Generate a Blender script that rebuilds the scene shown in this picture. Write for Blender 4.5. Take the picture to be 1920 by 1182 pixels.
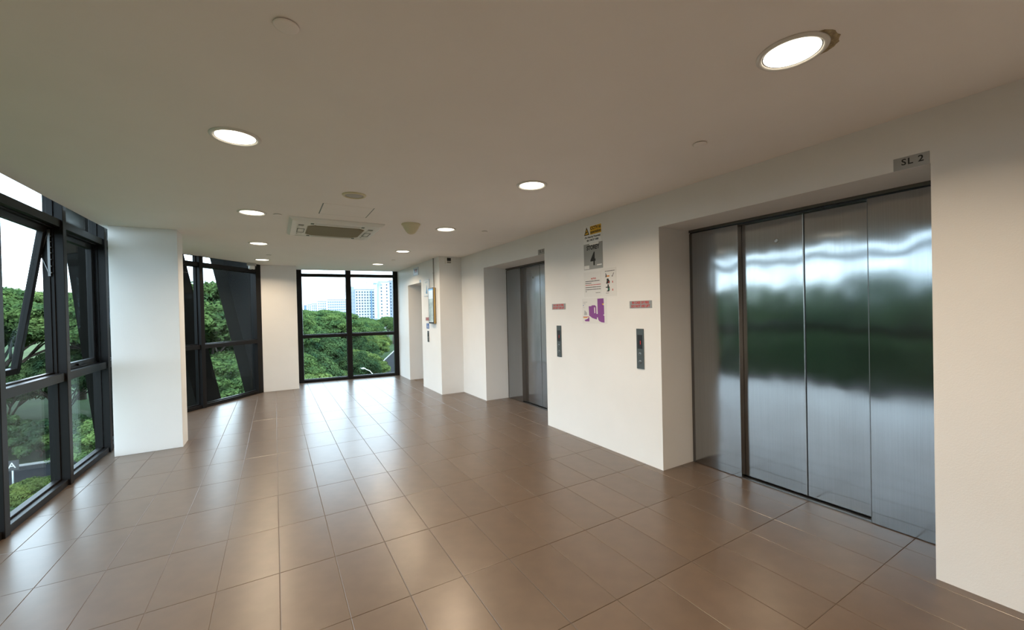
import bpy, math, random
import numpy as np
from mathutils import Matrix, Vector, Euler

for o in list(bpy.data.objects):
    bpy.data.objects.remove(o)
scene = bpy.context.scene
COL = scene.collection
random.seed(7)

# ------------------------------------------------------------------ camera
FPX = 762.526
YAW, PITCH, ROLL = math.radians(30.2615), math.radians(-0.4965), math.radians(-1.2873)
cam_d = bpy.data.cameras.new('camera')
cam_d.sensor_width = 36.0
cam_d.lens = FPX * 36.0 / 1920.0
cam_d.clip_start = 0.02
cam_d.clip_end = 3000
cam = bpy.data.objects.new('camera', cam_d)
COL.objects.link(cam)
fw = Vector((math.sin(YAW) * math.cos(PITCH), math.cos(YAW) * math.cos(PITCH), math.sin(PITCH)))
rt0 = Vector((math.cos(YAW), -math.sin(YAW), 0))
up0 = rt0.cross(fw)
rt = rt0 * math.cos(ROLL) + up0 * math.sin(ROLL)
up = -rt0 * math.sin(ROLL) + up0 * math.cos(ROLL)
m = Matrix((rt, up, -fw)).transposed().to_4x4()
m.translation = Vector((0, 0, 1.5))
cam.matrix_world = m
scene.camera = cam

# ------------------------------------------------------------------ sky and exposure
SKY = 6.0
LAMP = 16.0
LENS = 5.0
LAMP_COL = (1.0, 0.78, 0.54)
vs = scene.view_settings
vs.view_transform = 'Standard'
vs.look = 'None'
vs.gamma = 1.0
vs.use_curve_mapping = False
vs.exposure = 0.32
w = bpy.data.worlds.new('overcast_sky')
scene.world = w
w.use_nodes = True
nt = w.node_tree
nt.nodes.clear()
wo = nt.nodes.new('ShaderNodeOutputWorld')
bg = nt.nodes.new('ShaderNodeBackground')
tc = nt.nodes.new('ShaderNodeTexCoord')
mp = nt.nodes.new('ShaderNodeMapping')
mp.inputs['Scale'].default_value = (2.0, 2.0, 6.0)
nz = nt.nodes.new('ShaderNodeTexNoise')
nz.inputs['Scale'].default_value = 1.6
nz.inputs['Detail'].default_value = 5
cr = nt.nodes.new('ShaderNodeValToRGB')
cr.color_ramp.elements[0].position = 0.3
cr.color_ramp.elements[0].color = (0.66, 0.81, 1.0, 1)
cr.color_ramp.elements[1].position = 0.7
cr.color_ramp.elements[1].color = (0.82, 0.92, 1.0, 1)
nt.links.new(tc.outputs['Generated'], mp.inputs['Vector'])
nt.links.new(mp.outputs['Vector'], nz.inputs['Vector'])
nt.links.new(nz.outputs['Fac'], cr.inputs['Fac'])
nt.links.new(cr.outputs['Color'], bg.inputs['Color'])
bg.inputs['Strength'].default_value = SKY
nt.links.new(bg.outputs['Background'], wo.inputs['Surface'])

# ------------------------------------------------------------------ materials
MATS = {}


def mat(name, col=(0.8, 0.8, 0.8), rough=0.5, metal=0.0, spec=0.5, emit=None, estr=0.0,
        noise=None, bump=None, rnd=0.0, coat=0.0):
    """noise=(scale, amount[, stretch]); bump=(scale, distance)"""
    if name in MATS:
        return MATS[name]
    mt = bpy.data.materials.new(name)
    mt.use_nodes = True
    n = mt.node_tree.nodes
    l = mt.node_tree.links
    b = n['Principled BSDF']
    b.inputs['Base Color'].default_value = (*col, 1)
    b.inputs['Roughness'].default_value = rough
    b.inputs['Metallic'].default_value = metal
    b.inputs['Specular IOR Level'].default_value = spec
    if coat:
        b.inputs['Coat Weight'].default_value = coat
        b.inputs['Coat Roughness'].default_value = 0.1
    if emit:
        b.inputs['Emission Color'].default_value = (*emit, 1)
        b.inputs['Emission Strength'].default_value = estr
    last = None
    if noise:
        t = n.new('ShaderNodeTexCoord')
        mpn = n.new('ShaderNodeMapping')
        if len(noise) > 2:
            mpn.inputs['Scale'].default_value = noise[2]
        l.new(t.outputs['Object'], mpn.inputs['Vector'])
        z = n.new('ShaderNodeTexNoise')
        z.inputs['Scale'].default_value = noise[0]
        z.inputs['Detail'].default_value = 6
        l.new(mpn.outputs['Vector'], z.inputs['Vector'])
        r = n.new('ShaderNodeValToRGB')
        a = noise[1]
        r.color_ramp.elements[0].position = 0.3
        r.color_ramp.elements[1].position = 0.7
        r.color_ramp.elements[0].color = (*[c * (1 - a) for c in col], 1)
        r.color_ramp.elements[1].color = (*[min(1, c * (1 + a)) for c in col], 1)
        l.new(z.outputs['Fac'], r.inputs['Fac'])
        last = r.outputs['Color']
    if rnd:
        oi = n.new('ShaderNodeObjectInfo')
        mr = n.new('ShaderNodeMapRange')
        mr.inputs['To Min'].default_value = 1 - rnd
        mr.inputs['To Max'].default_value = 1 + rnd
        l.new(oi.outputs['Random'], mr.inputs['Value'])
        hs = n.new('ShaderNodeHueSaturation')
        if last:
            l.new(last, hs.inputs['Color'])
        else:
            hs.inputs['Color'].default_value = (*col, 1)
        l.new(mr.outputs['Result'], hs.inputs['Value'])
        last = hs.outputs['Color']
    if last:
        l.new(last, b.inputs['Base Color'])
    if bump:
        t = n.new('ShaderNodeTexCoord')
        z = n.new('ShaderNodeTexNoise')
        z.inputs['Scale'].default_value = bump[0]
        z.inputs['Detail'].default_value = 4
        bp = n.new('ShaderNodeBump')
        bp.inputs['Distance'].default_value = bump[1]
        l.new(t.outputs['Object'], z.inputs['Vector'])
        l.new(z.outputs['Fac'], bp.inputs['Height'])
        l.new(bp.outputs['Normal'], b.inputs['Normal'])
    MATS[name] = mt
    return mt


def glass_mat(name, tint):
    if name in MATS:
        return MATS[name]
    mt = bpy.data.materials.new(name)
    mt.use_nodes = True
    n = mt.node_tree.nodes
    l = mt.node_tree.links
    n.clear()
    out = n.new('ShaderNodeOutputMaterial')
    mix = n.new('ShaderNodeMixShader')
    tr = n.new('ShaderNodeBsdfTransparent')
    tr.inputs['Color'].default_value = (*tint, 1)
    gl = n.new('ShaderNodeBsdfGlossy')
    gl.inputs['Roughness'].default_value = 0.0
    lw = n.new('ShaderNodeLayerWeight')
    lw.inputs['Blend'].default_value = 0.5
    pw = n.new('ShaderNodeMath')
    pw.operation = 'POWER'
    pw.inputs[1].default_value = 5
    ma = n.new('ShaderNodeMath')
    ma.operation = 'MULTIPLY_ADD'
    ma.inputs[1].default_value = 0.30
    ma.inputs[2].default_value = 0.012
    l.new(lw.outputs['Facing'], pw.inputs[0])
    l.new(pw.outputs[0], ma.inputs[0])
    l.new(ma.outputs[0], mix.inputs['Fac'])
    l.new(tr.outputs[0], mix.inputs[1])
    l.new(gl.outputs[0], mix.inputs[2])
    l.new(mix.outputs[0], out.inputs['Surface'])
    MATS[name] = mt
    return mt


def steel_mat(name, col, rough, aniso, wave):
    mt = bpy.data.materials.new(name)
    mt.use_nodes = True
    n = mt.node_tree.nodes
    l = mt.node_tree.links
    b = n['Principled BSDF']
    b.inputs['Metallic'].default_value = 1.0
    b.inputs['Roughness'].default_value = rough
    b.inputs['Anisotropic'].default_value = aniso
    b.inputs['Anisotropic Rotation'].default_value = 0.0
    tg = n.new('ShaderNodeTangent')
    tg.direction_type = 'UV_MAP'
    tg.uv_map = 'uv'
    l.new(tg.outputs['Tangent'], b.inputs['Tangent'])
    t = n.new('ShaderNodeTexCoord')
    # fine vertical brushing in the colour
    m1 = n.new('ShaderNodeMapping')
    m1.inputs['Scale'].default_value = (300, 300, 2.0)
    l.new(t.outputs['Object'], m1.inputs['Vector'])
    z1 = n.new('ShaderNodeTexNoise')
    z1.inputs['Scale'].default_value = 1.0
    z1.inputs['Detail'].default_value = 3
    l.new(m1.outputs['Vector'], z1.inputs['Vector'])
    r = n.new('ShaderNodeValToRGB')
    r.color_ramp.elements[0].color = (*[c * 0.86 for c in col], 1)
    r.color_ramp.elements[1].color = (*[c * 1.12 for c in col], 1)
    l.new(z1.outputs['Fac'], r.inputs['Fac'])
    l.new(r.outputs['Color'], b.inputs['Base Color'])
    # slow waviness of the sheet
    m2 = n.new('ShaderNodeMapping')
    m2.inputs['Scale'].default_value = (1.0, 2.6, 1.6)
    l.new(t.outputs['Object'], m2.inputs['Vector'])
    z2 = n.new('ShaderNodeTexNoise')
    z2.inputs['Scale'].default_value = 1.5
    z2.inputs['Detail'].default_value = 1
    l.new(m2.outputs['Vector'], z2.inputs['Vector'])
    bp = n.new('ShaderNodeBump')
    bp.inputs['Distance'].default_value = wave
    l.new(z2.outputs['Fac'], bp.inputs['Height'])
    l.new(bp.outputs['Normal'], b.inputs['Normal'])
    MATS[name] = mt
    return mt


def leaf_mat(name, col):
    mt = bpy.data.materials.new(name)
    mt.use_nodes = True
    n = mt.node_tree.nodes
    l = mt.node_tree.links
    n.clear()
    out = n.new('ShaderNodeOutputMaterial')
    mix = n.new('ShaderNodeMixShader')
    mix.inputs['Fac'].default_value = 0.3
    d = n.new('ShaderNodeBsdfDiffuse')
    tr = n.new('ShaderNodeBsdfTranslucent')
    t = n.new('ShaderNodeTexCoord')
    z = n.new('ShaderNodeTexNoise')
    z.inputs['Scale'].default_value = 0.55
    z.inputs['Detail'].default_value = 5
    l.new(t.outputs['Object'], z.inputs['Vector'])
    r = n.new('ShaderNodeValToRGB')
    r.color_ramp.elements[0].position = 0.35
    r.color_ramp.elements[1].position = 0.68
    r.color_ramp.elements[0].color = (col[0] * 0.55, col[1] * 0.62, col[2] * 0.7, 1)
    r.color_ramp.elements[1].color = (col[0] * 1.6, col[1] * 1.35, col[2] * 1.1, 1)
    l.new(z.outputs['Fac'], r.inputs['Fac'])
    oi = n.new('ShaderNodeObjectInfo')
    mr = n.new('ShaderNodeMapRange')
    mr.inputs['To Min'].default_value = 0.8
    mr.inputs['To Max'].default_value = 1.25
    l.new(oi.outputs['Random'], mr.inputs['Value'])
    hs = n.new('ShaderNodeHueSaturation')
    l.new(r.outputs['Color'], hs.inputs['Color'])
    l.new(mr.outputs['Result'], hs.inputs['Value'])
    l.new(hs.outputs['Color'], d.inputs['Color'])
    l.new(hs.outputs['Color'], tr.inputs['Color'])
    l.new(d.outputs[0], mix.inputs[1])
    l.new(tr.outputs[0], mix.inputs[2])
    l.new(mix.outputs[0], out.inputs['Surface'])
    MATS[name] = mt
    return mt


WHITE = mat('wall_paint', (0.77, 0.762, 0.745), 0.55, noise=(3.0, 0.015), bump=(160, 0.0006))
CEIL = mat('ceiling_paint', (0.88, 0.835, 0.795), 0.7, noise=(2.0, 0.015))
GROUT = mat('grout', (0.16, 0.125, 0.10), 0.8)
TILE = mat('brown_tile', (0.106, 0.075, 0.054), 0.30, spec=0.75, noise=(9.0, 0.10), bump=(240, 0.00004), rnd=0.05)
FRAME = mat('dark_frame', (0.009, 0.008, 0.0078), 0.4, spec=0.16)
COLUMN = mat('shaded_cladding', (0.006, 0.005, 0.0045), 0.6, spec=0.1, noise=(4.0, 0.15))  # dark cladding, with the shade of an overhang put into its colour
GLASS = glass_mat('window_glass', (0.86, 0.915, 0.92))
STEEL = steel_mat('brushed_steel', (0.36, 0.37, 0.38), 0.13, 0.85, 0.004)
STEEL_D = mat('dark_steel', (0.16, 0.155, 0.15), 0.35, 1.0)
STEEL_E = mat('edge_steel', (0.42, 0.41, 0.40), 0.25, 1.0)
BLACK = mat('black_plastic', (0.012, 0.012, 0.013), 0.35)
INK = mat('black_ink', (0.012, 0.012, 0.012), 0.6)
TRIM = mat('lamp_trim', (0.72, 0.70, 0.66), 0.4)
LENSM = mat('lamp_lens', (0.9, 0.88, 0.82), 0.5, emit=(1.0, 0.90, 0.72), estr=LENS)
PLASTIC = mat('white_plastic', (0.78, 0.77, 0.73), 0.45)
CREAM = mat('cream_plastic', (0.66, 0.60, 0.40), 0.45)
MESHG = mat('grey_mesh', (0.45, 0.43, 0.40), 0.6)
GRILLE = mat('grille_beige', (0.30, 0.26, 0.18), 0.6)
SIGNGREY = mat('brushed_sign', (0.34, 0.33, 0.31), 0.38, 0.55)
PAPER = mat('paper', (0.80, 0.80, 0.78), 0.45)
ACRYL = mat('clear_backed_paper', (0.72, 0.71, 0.69), 0.3)
YEL = mat('sign_yellow', (0.72, 0.42, 0.02), 0.45)
RED = mat('sign_red', (0.52, 0.035, 0.03), 0.5)
PURPLE = mat('map_purple', (0.23, 0.055, 0.26), 0.5)
BLUE = mat('sign_blue', (0.01, 0.09, 0.36), 0.4)
ORANGE = mat('print_orange', (0.7, 0.25, 0.05), 0.5)
GOLD = mat('side_gold', (0.45, 0.30, 0.10), 0.4)


# ------------------------------------------------------------------ mesh helpers
def setp(o, label=None, cat=None, group=None, kind=None):
    if label:
        o['label'] = label
    if cat:
        o['category'] = cat
    if group:
        o['group'] = group
    if kind:
        o['kind'] = kind
    return o


def empty(name, loc=(0, 0, 0), mtx=None, parent=None, **kw):
    o = bpy.data.objects.new(name, None)
    o.empty_display_size = 0.05
    COL.objects.link(o)
    if parent:
        o.parent = parent
    if mtx is not None:
        o.matrix_basis = mtx
    else:
        o.location = loc
    return setp(o, **kw)


class MB:
    def __init__(self):
        self.v = []
        self.f = []
        self.sm = []

    def box(self, x0, x1, y0, y1, z0, z1):
        b = len(self.v)
        self.v += [(x0, y0, z0), (x1, y0, z0), (x1, y1, z0), (x0, y1, z0),
                   (x0, y0, z1), (x1, y0, z1), (x1, y1, z1), (x0, y1, z1)]
        q = [(0, 3, 2, 1), (4, 5, 6, 7), (0, 1, 5, 4), (1, 2, 6, 5), (2, 3, 7, 6), (3, 0, 4, 7)]
        self.f += [tuple(b + i for i in s) for s in q]
        self.sm += [False] * 6
        return self

    def bar(self, a, b, wd, th, upv=(0, 0, 1)):
        a = Vector(a)
        b = Vector(b)
        d = (b - a).normalized()
        u = Vector(upv)
        s = d.cross(u)
        if s.length < 1e-5:
            s = d.cross(Vector((1, 0, 0)))
        s.normalize()
        t = s.cross(d)
        k = len(self.v)
        for p in (a, b):
            for i, j in ((-1, -1), (1, -1), (1, 1), (-1, 1)):
                self.v.append(tuple(p + s * (wd / 2 * i) + t * (th / 2 * j)))
        q = [(0, 1, 2, 3), (7, 6, 5, 4), (0, 4, 5, 1), (1, 5, 6, 2), (2, 6, 7, 3), (3, 7, 4, 0)]
        self.f += [tuple(k + i for i in x) for x in q]
        self.sm += [False] * 6
        return self

    def prism(self, poly, z0, z1):
        k = len(self.v)
        n = len(poly)
        ar = sum(poly[i][0] * poly[(i + 1) % n][1] - poly[(i + 1) % n][0] * poly[i][1] for i in range(n))
        if ar < 0:
            poly = poly[::-1]
        self.v += [(p[0], p[1], z0) for p in poly] + [(p[0], p[1], z1) for p in poly]
        self.f.append(tuple(k + i for i in range(n))[::-1])
        self.f.append(tuple(k + n + i for i in range(n)))
        for i in range(n):
            j = (i + 1) % n
            self.f.append((k + i, k + j, k + n + j, k + n + i))
        self.sm += [False] * (n + 2)
        return self

    def lathe(self, prof, seg=40, c=(0, 0, 0), close=False, smooth=True):
        """prof: list of (r, z) going round local z"""
        k = len(self.v)
        n = len(prof)
        for i in range(seg):
            a = 2 * math.pi * i / seg
            for r, z in prof:
                self.v.append((c[0] + r * math.cos(a), c[1] + r * math.sin(a), c[2] + z))
        for i in range(seg):
            j = (i + 1) % seg
            for q in range(n - 1 + (1 if close else 0)):
                q2 = (q + 1) % n
                self.f.append((k + i * n + q, k + j * n + q, k + j * n + q2, k + i * n + q2))
                self.sm.append(smooth)
        return self

    def tube(self, pts, rads, seg=8):
        k = len(self.v)
        n = len(pts)
        P = [Vector(p) for p in pts]
        if not isinstance(rads, (list, tuple)):
            rads = [rads] * n
        for i in range(n):
            d = (P[min(i + 1, n - 1)] - P[max(i - 1, 0)]).normalized()
            s = d.cross(Vector((0.13, 0.21, 1)))
            if s.length < 1e-3:
                s = d.cross(Vector((1, 0, 0)))
            s.normalize()
            t = d.cross(s)
            for j in range(seg):
                a = 2 * math.pi * j / seg
                self.v.append(tuple(P[i] + (s * math.cos(a) + t * math.sin(a)) * rads[i]))
        for i in range(n - 1):
            for j in range(seg):
                j2 = (j + 1) % seg
                self.f.append((k + i * seg + j, k + i * seg + j2, k + (i + 1) * seg + j2, k + (i + 1) * seg + j))
                self.sm.append(True)
        self.f.append(tuple(k + j for j in range(seg))[::-1])
        self.f.append(tuple(k + (n - 1) * seg + j for j in range(seg)))
        self.sm += [False, False]
        return self

    def mesh(self, name, material, uv=None):
        me = bpy.data.meshes.new(name)
        me.from_pydata(self.v, [], self.f)
        me.polygons.foreach_set('use_smooth', self.sm)
        if uv:
            u = me.uv_layers.new(name='uv')
            for lp in me.loops:
                c = me.vertices[lp.vertex_index].co
                u.data[lp.index].uv = (c[uv[0]], c[uv[1]])
        me.materials.append(material)
        me.update()
        return me

    def build(self, name, material, parent=None, bevel=0, uv=None, **kw):
        o = bpy.data.objects.new(name, self.mesh(name, material, uv))
        COL.objects.link(o)
        if parent:
            o.parent = parent
        if bevel:
            b = o.modifiers.new('edge', 'BEVEL')
            b.width = bevel
            b.segments = 2
            b.limit_method = 'ANGLE'
        return setp(o, **kw)


def place(name, me, parent=None, loc=(0, 0, 0), rz=0, scale=(1, 1, 1), **kw):
    o = bpy.data.objects.new(name, me)
    COL.objects.link(o)
    if parent:
        o.parent = parent
    o.location = loc
    o.rotation_euler = (0, 0, rz)
    o.scale = scale
    return setp(o, **kw)


def copy_tree(o, parent=None):
    c = o.copy()
    COL.objects.link(c)
    if parent:
        c.parent = parent
    for ch in [x for x in bpy.data.objects if x.parent == o]:
        copy_tree(ch, c)
    return c


def text(s, size, name, material, parent, loc, align='CENTER', sx=1.0, depth=0.0004, spacing=1.0, bold=0.0):
    cu = bpy.data.curves.new('tmp_text', 'FONT')
    cu.body = s
    cu.size = size
    cu.align_x = align
    cu.align_y = 'CENTER'
    cu.extrude = depth
    cu.offset = bold
    cu.space_character = spacing
    cu.resolution_u = 3
    t = bpy.data.objects.new('tmp_text', cu)
    COL.objects.link(t)
    bpy.context.view_layer.update()
    dg = bpy.context.evaluated_depsgraph_get()
    me = bpy.data.meshes.new_from_object(t.evaluated_get(dg))
    bpy.data.objects.remove(t)
    bpy.data.curves.remove(cu)
    me.materials.clear()
    me.materials.append(material)
    o = bpy.data.objects.new(name, me)
    COL.objects.link(o)
    o.parent = parent
    o.location = loc
    o.scale = (sx, 1, 1)
    return o


def frame_mtx(origin, xdir):
    """local x along xdir (horizontal), local y up, local z = x cross up (towards the room)"""
    x = Vector((xdir[0], xdir[1], 0)).normalized()
    y = Vector((0, 0, 1))
    z = x.cross(y)
    mm = Matrix((x, y, z)).transposed().to_4x4()
    mm.translation = Vector(origin)
    return mm


ZC = 2.54          # ceiling height
XW = 3.06          # lift wall
XA = 2.62          # protruding wall at the far right
XL = -1.68         # inner face of the window run on the left
WA = (XL, 7.72)    # where the run turns
WB = (-0.215, 9.54)
WC = (0.43, 10.265)
WD = (2.62, 10.03)
YB = -3.5

# ------------------------------------------------------------------ floor
GX, GY = -0.01, 0.945
fpoly = [(XL - 0.14, YB - 0.1), (3.9, YB - 0.1), (3.9, 10.35), (0.3, 10.45), (-0.2, 10.2), (XL - 0.14, 7.9)]
floor = MB().prism(fpoly, -0.35, -0.0035).build('floor', GROUT, kind='structure')


def clip(poly, a, b):
    """keep the part of poly to the right of a->b"""
    out = []
    n = len(poly)

    def side(p):
        return (b[0] - a[0]) * (p[1] - a[1]) - (b[1] - a[1]) * (p[0] - a[0])
    for i in range(n):
        p, q = poly[i], poly[(i + 1) % n]
        sp, sq = side(p), side(q)
        if sp <= 0:
            out.append(p)
        if sp * sq < 0:
            t = sp / (sp - sq)
            out.append((p[0] + (q[0] - p[0]) * t, p[1] + (q[1] - p[1]) * t))
    return out


def tile_mb(mb, poly):
    cx = sum(p[0] for p in poly) / len(poly)
    cy = sum(p[1] for p in poly) / len(poly)
    n = len(poly)
    ar = sum(poly[i][0] * poly[(i + 1) % n][1] - poly[(i + 1) % n][0] * poly[i][1] for i in range(n))
    if ar < 0:
        poly = poly[::-1]

    def shr(d):
        r = []
        for p in poly:
            dx, dy = p[0] - cx, p[1] - cy
            r.append((p[0] - math.copysign(min(d, abs(dx)), dx), p[1] - math.copysign(min(d, abs(dy)), dy)))
        return r
    k = len(mb.v)
    for d, z in ((0.0016, -0.012), (0.0016, -0.0013), (0.0030, 0.0)):
        mb.v += [(p[0], p[1], z) for p in shr(d)]
    mb.f.append(tuple(k + 2 * n + i for i in range(n)))
    mb.sm.append(False)
    for lv in range(2):
        for i in range(n):
            j = (i + 1) % n
            mb.f.append((k + lv * n + i, k + lv * n + j, k + (lv + 1) * n + j, k + (lv + 1) * n + i))
            mb.sm.append(False)
    return mb


std = tile_mb(MB(), [(0, 0), (0.3, 0), (0.3, 0.6), (0, 0.6)]).mesh('tile', TILE)
rest = MB()
EDGE = [((XL - 0.1, 0), (XL - 0.1, 7.76)), ((XL - 0.1, 7.76), (-0.34, 9.53)), ((-0.4, 10.43), (2.8, 10.09))]
for i in range(-6, 12):
    for j in range(-8, 17):
        x0, y0 = GX + 0.3 * i, GY + 0.6 * j
        if x0 > 2.62 and y0 > 7.1:
            continue
        rect = [(x0, y0), (x0 + 0.3, y0), (x0 + 0.3, y0 + 0.6), (x0, y0 + 0.6)]
        poly = rect
        for a, b in EDGE[:2] if y0 < 9.4 or x0 < -0.3 else EDGE[:1]:
            poly = clip(poly, a, b)
            if len(poly) < 3:
                break
        if len(poly) >= 3:
            poly = clip(poly, *EDGE[2])
        if len(poly) < 3:
            continue
        if y0 < 0.3:
            tile_mb(rest, poly)
        elif poly == rect:
            place('tile', std, floor, (x0, y0, 0))
        else:
            tile_mb(MB(), poly).build('tile', TILE, floor)
rest.build('tile_field', TILE, floor, kind='stuff')

# ------------------------------------------------------------------ ceiling and walls
cpoly = [(-1.62, YB), (3.85, YB), (3.85, 7.6), (3.4, 10.1), (2.62, 10.03), (0.36, 10.27), (-0.1, 9.75), (-0.27, 9.47), (-1.62, 7.79)]
MB().prism(cpoly, ZC, ZC + 0.22).build('ceiling', CEIL, kind='structure')
MB().prism([(-1.86, YB - .1), (3.9, YB - .1), (3.9, 10.3), (0.3, 10.5), (-0.42, 9.6), (-1.86, 7.8)], ZC + 0.22, ZC + 0.5).build('light_stop_slab_1', COLUMN, kind='structure')  # upper slab added to keep skylight from entering over the ceiling

OH = 2.245
wr = MB()
for a, b in ((YB, 0.75), (2.54, 4.37), (6.16, 7.10)):
    wr.box(XW, 3.66, a, b, 0, ZC)
for a, b in ((0.75, 2.54), (4.37, 6.16)):
    wr.box(XW, 3.66, a, b, OH, ZC)
wr.box(3.66, 3.80, YB, 7.10, 0, ZC)
wr.build('wall_right', WHITE, kind='structure')
wa = MB()
L3A, L3B, L3H = 8.17, 9.13, 2.14
wa.box(XA, 3.80, 7.10, L3A, 0, ZC).box(XA, 3.80, L3B, 10.025, 0, ZC).box(XA, 3.80, L3A, L3B, L3H, ZC).box(3.14, 3.80, L3A, L3B, 0, L3H)
wa.build('wall_far_right', WHITE, kind='structure')
MB().box(XL - 0.1, 3.8, YB - 0.12, YB, 0, ZC).build('wall_back', WHITE, kind='structure')
MB().box(-1.555, -0.96, 6.06, 6.36, 0, ZC).build('pillar', WHITE, label='broad white pillar standing against the black framed side windows', cat='pillar', bevel=0.003)
MB().prism([(-0.225, 9.50), (0.405, 9.50), (0.405, 10.24), (0.28, 10.24), (-0.225, 9.62)], 0, ZC).build('pillar', WHITE, label='white pillar between the angled corner window and the end window', cat='pillar', bevel=0.003)


# ------------------------------------------------------------------ windows
def window_run(name, A, B, mulls, sashes, zt, mw=0.07, tz=(2.36, 2.43), mz=(0.955, 1.03), inner=0.03, endw=0.07):
    """mulls: mullion centres along the run, sashes: {bay: angle}"""
    L = math.hypot(B[0] - A[0], B[1] - A[1])
    root = empty(name, mtx=frame_mtx((A[0], A[1], 0), (B[0] - A[0], B[1] - A[1])), kind='structure')
    D = 0.10
    for c in mulls:
        MB().box(c - mw / 2, c + mw / 2, 0, zt, -D, inner).box(c - mw / 2 - 0.012, c + mw / 2 + 0.012, 0, zt, -0.075, -0.03).build('mullion', FRAME, root, bevel=0.003)
    ed = [(endw / 2, endw), ] + [(c, mw) for c in mulls] + [(L - endw / 2, endw)]
    for c, wd in (ed[0], ed[-1]):
        MB().box(c - wd / 2, c + wd / 2, 0, zt, -D, inner * 0.6).build('jamb', FRAME, root, bevel=0.003)
    for b in range(len(ed) - 1):
        x0 = ed[b][0] + ed[b][1] / 2
        x1 = ed[b + 1][0] - ed[b + 1][1] / 2
        MB().box(x0, x1, 0, 0.055, -D, inner * 0.5).box(x0, x1, 0.055, 0.07, -0.075, -0.03).build('sill_rail', FRAME, root, bevel=0.003)
        MB().box(x0, x1, zt - 0.05, zt, -D, 0).build('head_rail', FRAME, root)
        MB().box(x0, x1, tz[0], tz[1], -D, inner * 0.5).box(x0, x1, tz[0] - .012, tz[0], -0.075, -0.03).build('transom', FRAME, root, bevel=0.003)
        MB().box(x0, x1, mz[0], mz[1], -D, inner * 0.5).box(x0, x1, mz[1], mz[1] + 0.014, -0.09, -0.05).build('transom', FRAME, root, bevel=0.003)
        for z0, z1 in ((0.06, mz[0]), (tz[1], zt - 0.05)):
            MB().box(x0, x1, z0, z1, -0.056, -0.048).build('pane', GLASS, root)
        if b in sashes:
            ang = sashes[b]
            H = tz[0] - mz[1] - 0.02
            s0, s1 = x0 + 0.028, x1 - 0.028
            sw = 0.052
            mm = Matrix.Translation((0, tz[0] - 0.012, -0.06)) @ Matrix.Rotation(ang, 4, 'X')
            fr = MB()
            fr.box(s0, s0 + sw, -H, 0, -0.045, 0).box(s1 - sw, s1, -H, 0, -0.045, 0)
            fr.box(s0 + sw, s1 - sw, -sw, 0, -0.045, 0).box(s0 + sw, s1 - sw, -H, -H + sw, -0.045, 0)
            s = fr.build('sash', FRAME, root, bevel=0.003)
            s.matrix_basis = mm
            MB().box(s0 + sw, s1 - sw, -H + sw, -sw, -0.028, -0.020).build('pane', GLASS, s)
            MB().box((s0 + s1) / 2 - .06, (s0 + s1) / 2 + .06, -H + .012, -H + .036, 0.0, 0.016).build('handle', FRAME, s, bevel=0.004)
            # slim outer stops round the opening
            MB().box(x0, x0 + 0.024, mz[1], tz[0], -0.10, -0.055).box(x1 - 0.024, x1, mz[1], tz[0], -0.10, -0.055).build('stop', FRAME, root)
            if abs(ang) > 0.02:
                for xx, sg in ((x0 + 0.03, 1), (x1 - 0.03, -1)):
                    st = MB()
                    zt0 = tz[0] - 0.03
                    st.box(xx - .006, xx + .006, zt0 - 0.42, zt0, -0.062, -0.046)
                    st.bar((xx, zt0 - 0.02, -0.054), (xx, zt0 - 0.20, -0.10), 0.006, 0.018, (1, 0, 0))
                    st.bar((xx, zt0 - 0.40, -0.054), (xx, zt0 - 0.23, -0.105), 0.006, 0.018, (1, 0, 0))
                    for q in (0.06, .11, .16, .21, .27, .33, .39):
                        st.lathe([(0.0001, 0), (0.006, 0), (0.006, 0.008), (0.0001, 0.008)], 8, (xx, zt0 - q, -0.046))
                    st.build('stay', mat('stay_metal', (0.16, 0.16, 0.16), 0.4, 0.6), root)
        else:
            MB().box(x0, x1, mz[1], tz[0], -0.056, -0.048).build('pane', GLASS, root)
    return root


OPEN = 0.150
Y1 = 1.08
run1 = window_run('window_1', (XL, Y1), WA, [5.305 - 1.055 * k - Y1 for k in (3, 2, 1, 0, -1)],
                  {3: OPEN, 0: 0.0, 1: 0.0, 2: 0.0, 4: 0.0}, 2.74)
MB().box(XL - 0.1, XL, YB, Y1, 0, 2.74).build('daylight_stop_wall', WHITE, kind='structure')  # unseen solid wall, added instead of more glazing to cut the daylight
dd = math.hypot(WB[0] - WA[0], WB[1] - WA[1])
run2 = window_run('window_2', WA, WB, [0.16, dd - 1.35], {}, 2.60, tz=(2.37, 2.44), mz=(0.99, 1.06), endw=0.16)
run3 = window_run('window_3', WC, WD, [1.08], {}, 2.60, mw=0.10, tz=(2.40, 2.46), mz=(1.0, 1.07), endw=0.11)
# red dot stuck on the lower pane
stk = MB().lathe([(0.0001, 0.0), (0.022, 0.0), (0.022, 0.001), (0.0001, 0.001)], 16).build('sticker', RED, label='tiny red round sticker low on the side window pane beside the pillar', cat='sticker')
stk.matrix_basis = frame_mtx((XL - 0.0475, 5.52, 0.13), (0, 1))

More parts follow.
